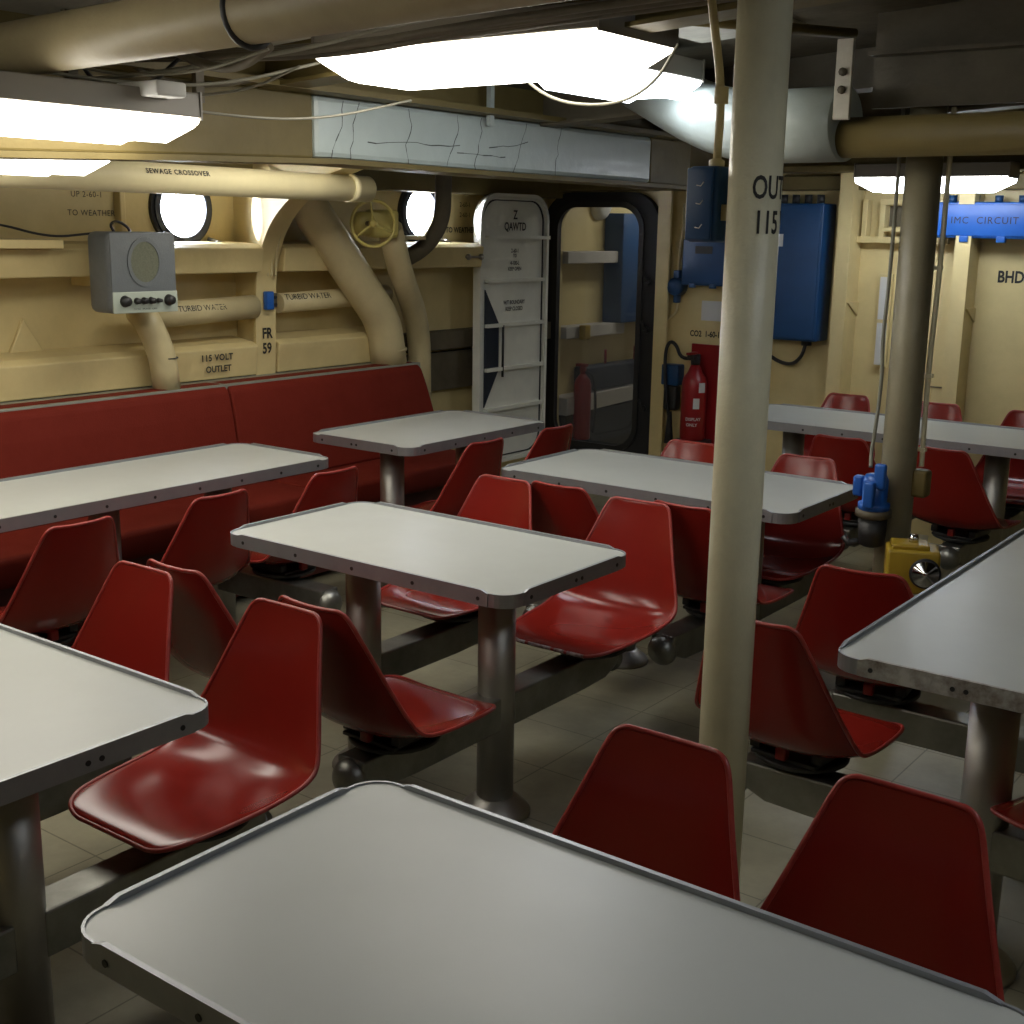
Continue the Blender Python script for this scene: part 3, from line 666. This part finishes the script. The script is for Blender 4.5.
MB().prism([(-yo+.06, 1.30), (-yo+.20, 1.09), (-yo+.20, .80), (-yo+.06, .58)], 'X', .02, .027).build('handle_guard', M['slate'], wd)
MB().cyl((.045, -yo+.22, .76), (.045, -yo+.22, 1.08), .008, 10).build('pull_bar', M['black'], wd)
for s_, z_, sz in (('Z', 1.745, .075), ('QAWTD', 1.675, .068), ('2-60-1', 1.53, .035), ('TO', 1.50, .03), ('4-100-L', 1.455, .035), ('KEEP OPEN', 1.42, .032), ('W/T BOUNDARY', 1.215, .034), ('KEEP CLOSED', 1.175, .034)):
    text(s_, sz, (lambda zz: (lambda u, v: (.0225, u+.02, zz+v)))(z_), M['ink'], wd, .02, sx=.85)

# ------------------------------------------------------------------ back bulkhead equipment
def wallbox(name, x0, x1, z0, z1, d, m, label, cat='electrical box'):
    t = thing(name, label, cat, ((x0+x1)/2, YB, z0)); w = (x1-x0)/2; h = z1-z0
    MB().rbox((-w, -d, 0), (w, -.001, h), .008).build('housing', M[m], t)
    MB().rbox((-w+.012, -d-.008, .012), (w-.012, -d, h-.012), .003).build('cover', M[m], t)
    return t, w, h
bl, w_, h_ = wallbox('electrical_locker', -3.36, -2.94, 1.06, 1.83, .18, 'blue', 'tall dark blue electrical locker on back bulkhead right of the near column')
for z in (.10, .38, .66): MB().rbox((-w_+.0, -.205, z), (-w_+.04, -.186, z+.025), .004).build('latch', M['black'], bl)
MB().box((-w_+.13, -.192, .53), (-w_+.19, -.188, .60)).build('paper_tag', M['paper'], bl)
MB().lathe([(.03, -.03), (.03, .0)], (.12, -.09, 0), seg=14).build('gland', M['black'], bl)
for k in range(5): MB().lathe([(.022, .77), (.022, .82)], (-.15+.075*k, -.09, 0), seg=10).build('top_gland', M['black'], bl)
tag(MB().ring_tube(chaikin([(-3.03, 6.90, 1.04), (-3.05, 6.90, .96), (-3.14, 6.95, .90), (-3.28, 6.96, .94), (-3.36, 6.96, 1.05)]), .011, 8).build('hanging_cable', M['darkcable']), 'black cable looping below the tall blue locker', 'cable')
im, w_, h_ = wallbox('circuit_box', -2.32, -1.80, 1.655, 1.84, .16, 'bluebright', 'bright blue wide box lettered IMC CIRCUIT at the right edge')
text('IMC  CIRCUIT', .050, lambda u, v: (u-.0, -.1695, .09+v), M['ink'], im, 0, 1.15)
for x in (-.12, .07): MB().rbox((x, -.175, -.02), (x+.045, -.14, .012), .004).build('hinge', M['bluebright'], im)
for k in range(4): MB().lathe([(.02, .18), (.022, .22)], (-.2+.12*k, -.08, 0), seg=10).build('top_gland', M['blue'], im)
sb, w_, h_ = wallbox('electrical_box', -3.87, -3.57, 1.345, 1.62, .10, 'blue', 'square dark blue box on the yellow bulkhead left of the near column')
MB().box((-.055, -.112, .19), (.06, -.108, .235)).build('name_plate', M['black'], sb)
for x in (-.09, .05): MB().rbox((x, -.115, -.015), (x+.04, -.09, .01), .004).build('latch', M['blue'], sb)
jb = thing('junction_box', 'small dark blue round junction box beside the doorway stiffener', 'electrical box', (-3.93, YB, 1.33))
MB().lathe([(.055, -.001), (.055, -.07), (.045, -.085)], axis='Y').rbox((-.02, -.06, .04), (.02, -.01, .10), .006).rbox((-.015, -.06, -.10), (.015, -.01, -.04), .006).build('body', M['blue'], jb)
MB().ring_tube(chaikin([(0, -.03, .10), (.0, -.03, .2), (.02, -.03, .35), (.02, -.03, .5)]), .008, 8).build('conduit', M['cream2'], jb)
MB().ring_tube(chaikin([(0, -.03, -.10), (0, -.03, -.16), (-.06, -.03, -.2), (-.07, -.03, -.21)]), .008, 8).build('conduit', M['cream2'], jb)
rb = tag(MB().box((-3.82, YB-.02, .30), (-3.58, YB-.002, .985)).build('backing_board', M['fire'], bevel=.003), 'dark red board on the bulkhead behind the fire extinguisher', 'board')
ex = thing('fire_extinguisher', 'red fire extinguisher marked DISPLAY ONLY on the back bulkhead', 'fire extinguisher', (-3.74, YB-.105, .40))
MB().lathe([(.070, 0), (.078, .01), (.078, .35), (.070, .385), (.045, .42), (.025, .47)]).build('cylinder', M['fire'], ex)
MB().lathe([(.028, .465), (.03, .50), (.02, .53)]).rbox((-.03, -.06, .50), (.02, .03, .53), .006).build('valve_head', M['black'], ex)
MB().rbox((-.015, -.10, .53), (.015, .0, .545), .004).build('lever', M['fire'], ex)
MB().ring_tube(chaikin([(-.02, 0, .50), (-.10, -.01, .50), (-.14, 0, .58), (-.19, 0, .60), (-.22, 0, .52), (-.20, -.01, .3), (-.16, -.01, .1)]), .011, 10).build('hose', M['rubber'], ex)
MB().lathe([(.03, -.04), (.022, .04), (.013, .16)], (-.16, -.01, -.0), seg=14).build('horn', M['rubber'], ex)
MB().rbox((-.095, -.085, -.03), (.095, .085, .0), .006).build('bracket_base', M['black'], ex)
aE = math.atan2(-6.9, 3.8)
ce = lambda z0, da: (lambda u, v: (.0795*math.cos(aE+da+u/.0795), .0795*math.sin(aE+da+u/.0795), z0+v))
text('DISPLAY', .026, ce(.135, .0), M['whiteink'], ex, .02, cut=.004); text('ONLY', .026, ce(.10, -.1), M['whiteink'], ex, .02, cut=.004)
def cylpatch(z0, z1, da0, da1, r=.079, n=6):
    m = MB(); vs = []
    for k in range(n+1):
        a = aE+da0+(da1-da0)*k/n; vs += [(r*math.cos(a), r*math.sin(a), z0), (r*math.cos(a), r*math.sin(a), z1)]
    return m.add(vs, [(2*k, 2*k+2, 2*k+3, 2*k+1) for k in range(n)])
cylpatch(.20, .265, -.05, .45).build('sticker', M['paper'], ex); cylpatch(.30, .36, .35, .95).build('sticker', M['paper'], ex)
hb = thing('breathing_mask_case', 'blue box with black hanging bag between stiffener and extinguisher', 'equipment', (-3.93, YB, .72))
MB().rbox((-.06, -.09, 0), (.06, -.002, .13), .01).build('box', M['blue'], hb); MB().rbox((-.05, -.08, -.16), (.05, -.01, 0), .02).build('bag', M['black'], hb)

# ------------------------------------------------------------------ passage behind the glass
for nm, a, b in (('trim_15', (-4.95, 7.06, 1.44), (-4.82, 7.85, 1.52)), ('trim_16', (-4.95, 7.06, .94), (-4.82, 7.80, 1.02))):
    tag(MB().box(a, b).build(nm, M['pass_wall'], bevel=.005), kind='structure')
tag(MB().prism([(7.06, .42), (8.3, .46), (8.3, .56), (7.06, .54)], 'X', -4.95, -4.80).build('trim_17', M['pass_wall'], bevel=.005), kind='structure')
tag(MB().box((-4.945, 7.1, 0), (-4.84, 8.6, .42)).build('passage_kerb', M['pass_dark']), 'dark painted base below the lowest ledge seen through the glazed doorway', 'base')
pb = thing('passage_locker', 'blue locker seen through the glazed doorway', 'locker', (-4.94, 7.98, 1.02))
MB().rbox((0, -.30, 0), (.16, .30, .76), .01).build('body', M['blue'], pb); MB().ring_tube(chaikin([(.17, -.02, .5), (.19, -.02, .45), (.19, -.02, .35), (.17, -.02, .3)]), .008, 8).build('handle', M['paper'], pb)
db_ = thing('equipment_chest', 'dark blue machinery box seen low through the glazed doorway', 'chest', (-4.94, 7.75, .56))
MB().rbox((0, -.42, 0), (.12, .45, .17), .02).build('body', M['slate'], db_)
for y in (-.1, .3): MB().cyl((.06, y, .16), (.06, y, .27), .010, 8).build('lever', M['fire'], db_)
e2 = thing('fire_extinguisher', 'narrow red extinguisher seen at left edge through the glass doorway', 'fire extinguisher', (-4.77, 7.20, 0))
MB().lathe([(.055, .25), (.06, .26), (.06, .62), (.05, .66), (.02, .70)]).build('cylinder', M['fire'], e2); MB().lathe([(.015, .69), (.025, .73), (.015, .76)]).rbox((-.05, -.02, .75), (.03, .02, .77), .004).build('valve_head', M['redpaint'], e2)
MB().ring_tube(chaikin([(.0, .0, .72), (.08, 0.02, .70), (.10, 0.02, .45), (.08, 0.02, .3)]), .01, 8).build('hose', M['rubber'], e2)
MB().lathe([(.07, 0), (.07, .25)]).build('stand', M['pass_dark'], e2)
tag(MB().rbox((-4.815, 7.20, .93), (-4.76, 7.27, 1.03), .01).build('passage_valve', M['yellow']), 'yellow fitting glimpsed through left edge of the glass doorway', 'fitting')
dm = thing('dome_light', 'unlit white dome light high on the hull seen through the glass doorway', 'dome light', (-4.95, 7.60, 1.83))
MB().lathe([(.10, .001), (.10, .02), (.09, .05), (.05, .085), (.01, .095)], axis='X').build('dome', M['paper'], dm)

# ------------------------------------------------------------------ overhead: girder, ducts, pipes
gd = thing('overhead_girder', 'long painted girder along the ceiling with a pale cracked patch', 'girder', (-3.2, 0, 1.88)); og = (-3.2, 0, 1.88)
gx = -3.2; ztop = 2.10
bot = [(-2.2, 1.83), (1.9, 1.85), (2.6, 1.875), (3.25, 1.895), (4.2, 1.89), (5.1, 1.89), (5.75, 1.885)]
def seg_face(y0, y1, x0=-3.34, x1=gx):
    pts = [(y0, np_(y0))]+[p for p in bot if y0 < p[0] < y1]+[(y1, np_(y1))]
    mb = MB().prism(pts+[(y1, ztop), (y0, ztop)], 'X', x0, x1); mb.v = [(a-og[0], b-og[1], c-og[2]) for a, b, c in mb.v]; return mb
def np_(y):
    for (a, b), (c, d) in zip(bot, bot[1:]):
        if a <= y <= c: return b+(d-b)*(y-a)/(c-a)
    return bot[-1][1]
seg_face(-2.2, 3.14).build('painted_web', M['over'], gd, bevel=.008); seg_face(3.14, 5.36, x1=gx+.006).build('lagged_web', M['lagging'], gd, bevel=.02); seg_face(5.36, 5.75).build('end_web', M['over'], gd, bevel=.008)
fb = MB()
for (a, b), (c, d) in zip(bot, bot[1:]):
    fb.add([(x-og[0], y-og[1], z-og[2]) for x, y, z in [(-3.36, a, b-.018), (gx+.03, a, b-.018), (gx+.03, c, d-.018), (-3.36, c, d-.018), (-3.36, a, b), (gx+.03, a, b), (gx+.03, c, d), (-3.36, c, d)]], [(0,3,2,1), (4,5,6,7), (0,1,5,4), (1,2,6,5), (2,3,7,6), (3,0,4,7)])
fb.build('bottom_flange', M['over'], gd)
def crack(y, z, dy, dz, n):
    ck = MB()
    x_ = gx+.0065-og[0]; p = [(y, z)]
    for i in range(n): p.append((p[-1][0]+dy/n+random.uniform(-.5, .5)*.03, p[-1][1]+dz/n+random.uniform(-.5, .5)*.012))
    for (a, b), (c, d) in zip(p, p[1:]):
        l = math.hypot(c-a, d-b) or 1; nx, nz = -(d-b)/l, (c-a)/l; w = random.uniform(.0008, .0022)
        ck.add([(x_, a-nx*w-og[1], b-nz*w-og[2]), (x_, a+nx*w-og[1], b+nz*w-og[2]), (x_, c+nx*w-og[1], d+nz*w-og[2]), (x_, c-nx*w-og[1], d-nz*w-og[2])], [(0, 1, 2, 3)])
    ck.build('paint_crack', M['crack'], gd)
for y in (3.28, 3.36, 3.62, 3.9, 4.05, 4.35, 4.6): crack(y, 2.09, -.02, -.20, 8)
crack(3.4, 1.96, .5, .01, 10); crack(3.9, 1.95, .3, -.02, 8); crack(4.1, 1.98, .25, .03, 6)
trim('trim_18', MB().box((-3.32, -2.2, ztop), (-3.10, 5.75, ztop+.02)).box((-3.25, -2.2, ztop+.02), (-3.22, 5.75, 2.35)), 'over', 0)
trim('trim_40', MB().box((-1.56, 3.925, 2.05), (3.0, 3.945, 2.42)).box((-1.56, 3.87, 2.20), (3.0, 3.925, 2.212)), 'dull', 0)
# transverse deck beams
for i, y in enumerate((.3, 2.95, 4.5, 5.6)):
    m_ = MB()
    for k in range(10):
        xa = -4.9+7.8*k/10; xb = -4.9+7.8*(k+1)/10
        zz = .12 if y != 4.5 else .13
        m_.add([(xa, y, ceil_z(xa)-zz), (xb, y, ceil_z(xb)-zz), (xb, y+.02, ceil_z(xb)-zz), (xa, y+.02, ceil_z(xa)-zz), (xa, y, ceil_z(xa)+.02), (xb, y, ceil_z(xb)+.02), (xb, y+.02, ceil_z(xb)+.02), (xa, y+.02, ceil_z(xa)+.02)], [(0,3,2,1), (4,5,6,7), (0,1,5,4), (1,2,6,5), (2,3,7,6), (3,0,4,7)])
        m_.add([(xa, y-.05, ceil_z(xa)-zz-.012), (xb, y-.05, ceil_z(xb)-zz-.012), (xb, y+.07, ceil_z(xb)-zz-.012), (xa, y+.07, ceil_z(xa)-zz-.012), (xa, y-.05, ceil_z(xa)-zz), (xb, y-.05, ceil_z(xb)-zz), (xb, y+.07, ceil_z(xb)-zz), (xa, y+.07, ceil_z(xa)-zz)], [(0,3,2,1), (4,5,6,7), (0,1,5,4), (1,2,6,5), (2,3,7,6), (3,0,4,7)])
    trim('trim_%d' % (19+i), m_, 'dull' if y > 3 else 'over', 0)
pipe('overhead_pipe', [(-4.6, 1.95, 2.04), (-3.15, 1.97, 2.10), (-.2, 1.99, 2.17), (2.8, 1.99, 2.20)], .068, 'dull beige pipe crossing the ceiling at the top left', m='pipepaint')
tag(MB().ring_tube([(-2.21, 1.985+.074*math.cos(2*PI*k/24), 2.125+.074*math.sin(2*PI*k/24)) for k in range(24)], .009, 8, closed=True).build('pipe_clamp', M['black']), 'black strap around the top left ceiling pipe near the photo corner', 'clamp')
dt, od = pipe('vent_duct', [(-2.75, 4.5, 2.25), (-2.27, 4.17, 2.07), (-1.93, 3.86, 2.0), (-1.60, 3.83, 2.0)], .113, 'fat pale duct elbow crossing behind the near column under the ceiling', cat='duct', m='lagging', fr_=.2)
pipe('vent_duct', [(-1.62, 3.83, 1.958), (2.6, 3.83, 1.96)], .060, 'thinner beige duct running right from the fat duct', cat='duct', m='over')
hgz = thing('pipe_hanger', 'bolted beige strap hanger holding the duct right of the near column', 'bracket', (-1.575, 3.735, 2.02)); hgz.scale = (.85, .85, .85)
MB().box((-.03, -.01, -.02), (.03, .01, .25)).build('strap', M['insul'], hgz, bevel=.003)
for z in (.14, .08): MB().lathe([(.014, -.022), (.014, -.01)], (0, 0, z), 'Y', 8).build('bolt', M['dull'], hgz)
pipe('ceiling_conduit', [(-2.05, 3.15, 2.265), (-1.62, 3.9, 2.27)], .016, 'short conduit under the ceiling between the middle lamps and the near column', m='over')
pipe('ceiling_conduit', [(-3.65, -1.0, 2.02), (-3.65, 6.0, 2.02)], .05, 'dark beige pipe above the girder running away along the ceiling', m='over')
# cables
def cab(name, pts, r, m, label, it=3): return tag(MB().ring_tube(chaikin(pts, it), r, 8).build(name, M[m]), label, 'cable')
cab('ceiling_cable', [(-3.12, 2.2, 2.05), (-2.95, 2.35, 2.08), (-2.8, 2.5, 2.12), (-2.6, 2.55, 2.14), (-2.2, 2.5, 2.17), (-1.5, 2.45, 2.2)], .006, 'cable', 'thin pale cable above the bright middle lamp')
cab('ceiling_cable', [(-3.15, 2.1, 2.03), (-3.0, 2.5, 1.98), (-2.95, 2.9, 1.985), (-2.9, 3.3, 2.08)], .004, 'cable', 'thin wire dropping right of left lamp in front of the girder')
cab('ceiling_cable', [(-2.35, 3.1, 2.15), (-2.2, 3.1, 2.03), (-1.95, 3.05, 2.0), (-1.82, 3.05, 2.05), (-1.75, 3.05, 2.15)], .0045, 'cable', 'thin wire looping below the two middle lamps')
cab('ceiling_cable', [(-3.1, 1.9, 2.06), (-3.02, 2.3, 2.04), (-3.0, 2.6, 2.07), (-2.9, 2.9, 2.16)], .005, 'cable', 'pale wire behind the left ceiling pipe')
bd = MB()
for k in range(6): bd.ring_tube(chaikin([(-3.2+.02*k, 2.25+.02*k, 2.12), (-2.7, 2.62+.025*k, 2.135+.012*(k % 3)), (-2.1, 2.58+.025*k, 2.165), (-1.2, 2.55+.025*k, 2.18+.012*(k % 2)), (.5, 2.5+.02*k, 2.25)]), .010, 8)
tag(bd.build('cable_bundle', M['dull']), 'bundle of dull painted cables above the bright middle lamp', 'cables')
bd = MB()
for k in range(5): bd.ring_tube(chaikin([(-3.45+.02*k, 2.0, 2.10), (-3.42+.022*k, 3.4, 2.12+.01*(k % 2)), (-3.44+.02*k, 5.5, 2.11)]), .009, 8)
tag(bd.build('cable_bundle', M['dull']), 'bundle of cables running above the girder towards the back', 'cables')
_w = [('thin grey wire sagging above the left lamp, nearest the ceiling pipe', [(-3.05, 2.05, 2.08), (-2.95, 2.2, 2.05), (-2.75, 2.3, 2.06), (-2.55, 2.35, 2.11)], 'cable', .004),
      ('dark cable curling over the end of the left lamp', [(-3.10, 2.15, 2.13), (-3.08, 2.2, 2.03), (-3.02, 2.32, 2.03), (-2.95, 2.38, 2.11), (-2.9, 2.4, 2.16)], 'darkcable', .006),
      ('dull cable looping between left lamp and the girder top', [(-3.14, 2.3, 2.14), (-3.13, 2.45, 2.07), (-3.12, 2.7, 2.08), (-3.12, 2.95, 2.15)], 'dull', .008),
      ('pale wire crossing diagonally towards the bright middle lamp', [(-3.05, 2.5, 2.03), (-2.9, 2.6, 2.05), (-2.8, 2.7, 2.12)], 'cable', .004),
      ('dark hose dipping left of the bright middle lamp', [(-2.95, 2.35, 2.14), (-2.85, 2.4, 2.09), (-2.74, 2.42, 2.08), (-2.62, 2.42, 2.13)], 'dull', .013)]
for l_, p_, m__, r__ in _w: cab('ceiling_cable', p_, r__, m__, l_)
for y_ in (2.12, 2.55): tag(MB().box((-3.1, y_, 2.02), (-3.08, y_+.03, 2.22)).build('ceiling_hanger', M['dull']), 'dull strap hanger %s the left lamp end' % ('before' if y_ < 2.3 else 'just beyond'), 'bracket')
jb2 = tag(MB().rbox((-3.02, 2.22, 2.0), (-2.84, 2.32, 2.04), .008).build('cable_joint', M['paper']), 'small white cable joint hanging between pipe and left lamp', 'cable joint')
dp = MB()
for y in (2.35, 3.3, 4.0): dp.box((-3.30, y, 2.08), (-3.27, y+.03, 2.3))
for nm, (hx_, hy_) in (('a', (-3.12, 3.9)), ('b', (-3.12, 4.62))):
    pass
dp2 = tag(MB().box((-3.17, 4.05, 2.06), (-3.15, 4.075, 2.25)).build('ceiling_hanger', M['lagging']), 'pale strap hanger above the cracked girder patch below the middle lamp', 'bracket')

# ------------------------------------------------------------------ fluorescent lamps
def lamp(x, y, z, rot, Lh, label, m='lens', tilt=0., wid=.15, hgt=.085):
    t = thing('fluorescent_lamp', label, 'ceiling lamp', (x, y, z)); t.rotation_euler = (0, tilt, rot); t['group'] = 'fluorescent ceiling lamps'
    h = Lh/2
    MB().prism([(-wid*1.01, .019), (wid*1.01, .019), (wid*.98, .085), (-wid*.98, .085)], 'X', -h, h).build('housing', M['housing'], t, bevel=.004)
    MB().box((-h-.006, -wid*1.02, .012), (-h, wid*1.02, .088)).build('end_cap', M['housing'], t); MB().box((h, -wid*1.02, .012), (h+.006, wid*1.02, .088)).build('end_cap', M['housing'], t)
    # wrap-around diffuser, tapered ends
    rings = []
    for xx, s in ((-h-.012, 1), (-h+.01, 1), (h-.01, 1), (h+.012, 1)): pass
    prof_ = [(-wid, .018), (-wid*.99, -.02), (-wid*.80, -.055), (-wid*.55, -hgt+.018), (wid*.55, -hgt+.018), (wid*.80, -.055), (wid*.99, -.02), (wid, .018)]
    vs = []
    for xx, f in ((-h, .35), (-h+.10, 1), (h-.10, 1), (h, .35)):
        vs += [(xx, p[0]*(1 if f == 1 else .97), .018+(p[1]-.018)*f) for p in prof_]
    n = len(prof_); fs = [(i*n+k, i*n+(k+1) % n, (i+1)*n+(k+1) % n, (i+1)*n+k) for i in range(3) for k in range(n-1)]+[tuple(range(n)), tuple(range(3*n, 4*n))]
    MB().add(vs, fs).build('diffuser', M[m], t, bevel=.004)
    return t
lamp(-2.33, 2.98, 2.145, 0, 1.00, 'lit fluorescent lamp at top centre, the brightest and widest one', wid=.195, hgt=.078)
lamp(-2.33, 3.66, 2.155, PI/2, .70, 'bluish lit lamp end just behind the brightest lamp', 'lenscool', wid=.13, hgt=.06)
lamp(-3.04, 1.80, 1.94, PI/2, 1.24, 'lit lamp at the top left edge in front of the girder', wid=.13, hgt=.062)
lamp(-3.80, 2.10, 1.87, PI/2, 1.16, 'thin strip of lit lamp seen under the girder at the left edge', 'lensstrong', wid=.13, hgt=.055)
lamp(-2.20, 6.42, 1.928, 0, .76, 'small lit lamp in front of the back bulkhead at the right', 'lensfar', wid=.08, hgt=.04)
lamp(-3.78, 3.85, 2.04, PI/2, 1.1, 'added unseen lamp between the girder and the hull, above the long overhead pipe', wid=.12, hgt=.055)  # added lamp, hidden by the girder, brightens hull and sewage pipe
lamp(.25, 1.9, 2.30, PI/2, 1.1, 'added unseen ceiling lamp over the right table', 'lenscool')  # added fill lamp for the right and nearest tables
lamp(-2.65, .85, 2.03, 0, 1.0, 'added unseen ceiling lamp over the near end of the bench')  # unseen lamp added to brighten the top left ceiling and pipe
lamp(-4.30, 8.0, 2.05, PI/2, .8, 'added unseen lamp in the passage behind the glazed doorway', wid=.12)  # added so the passage is not dark through the glass
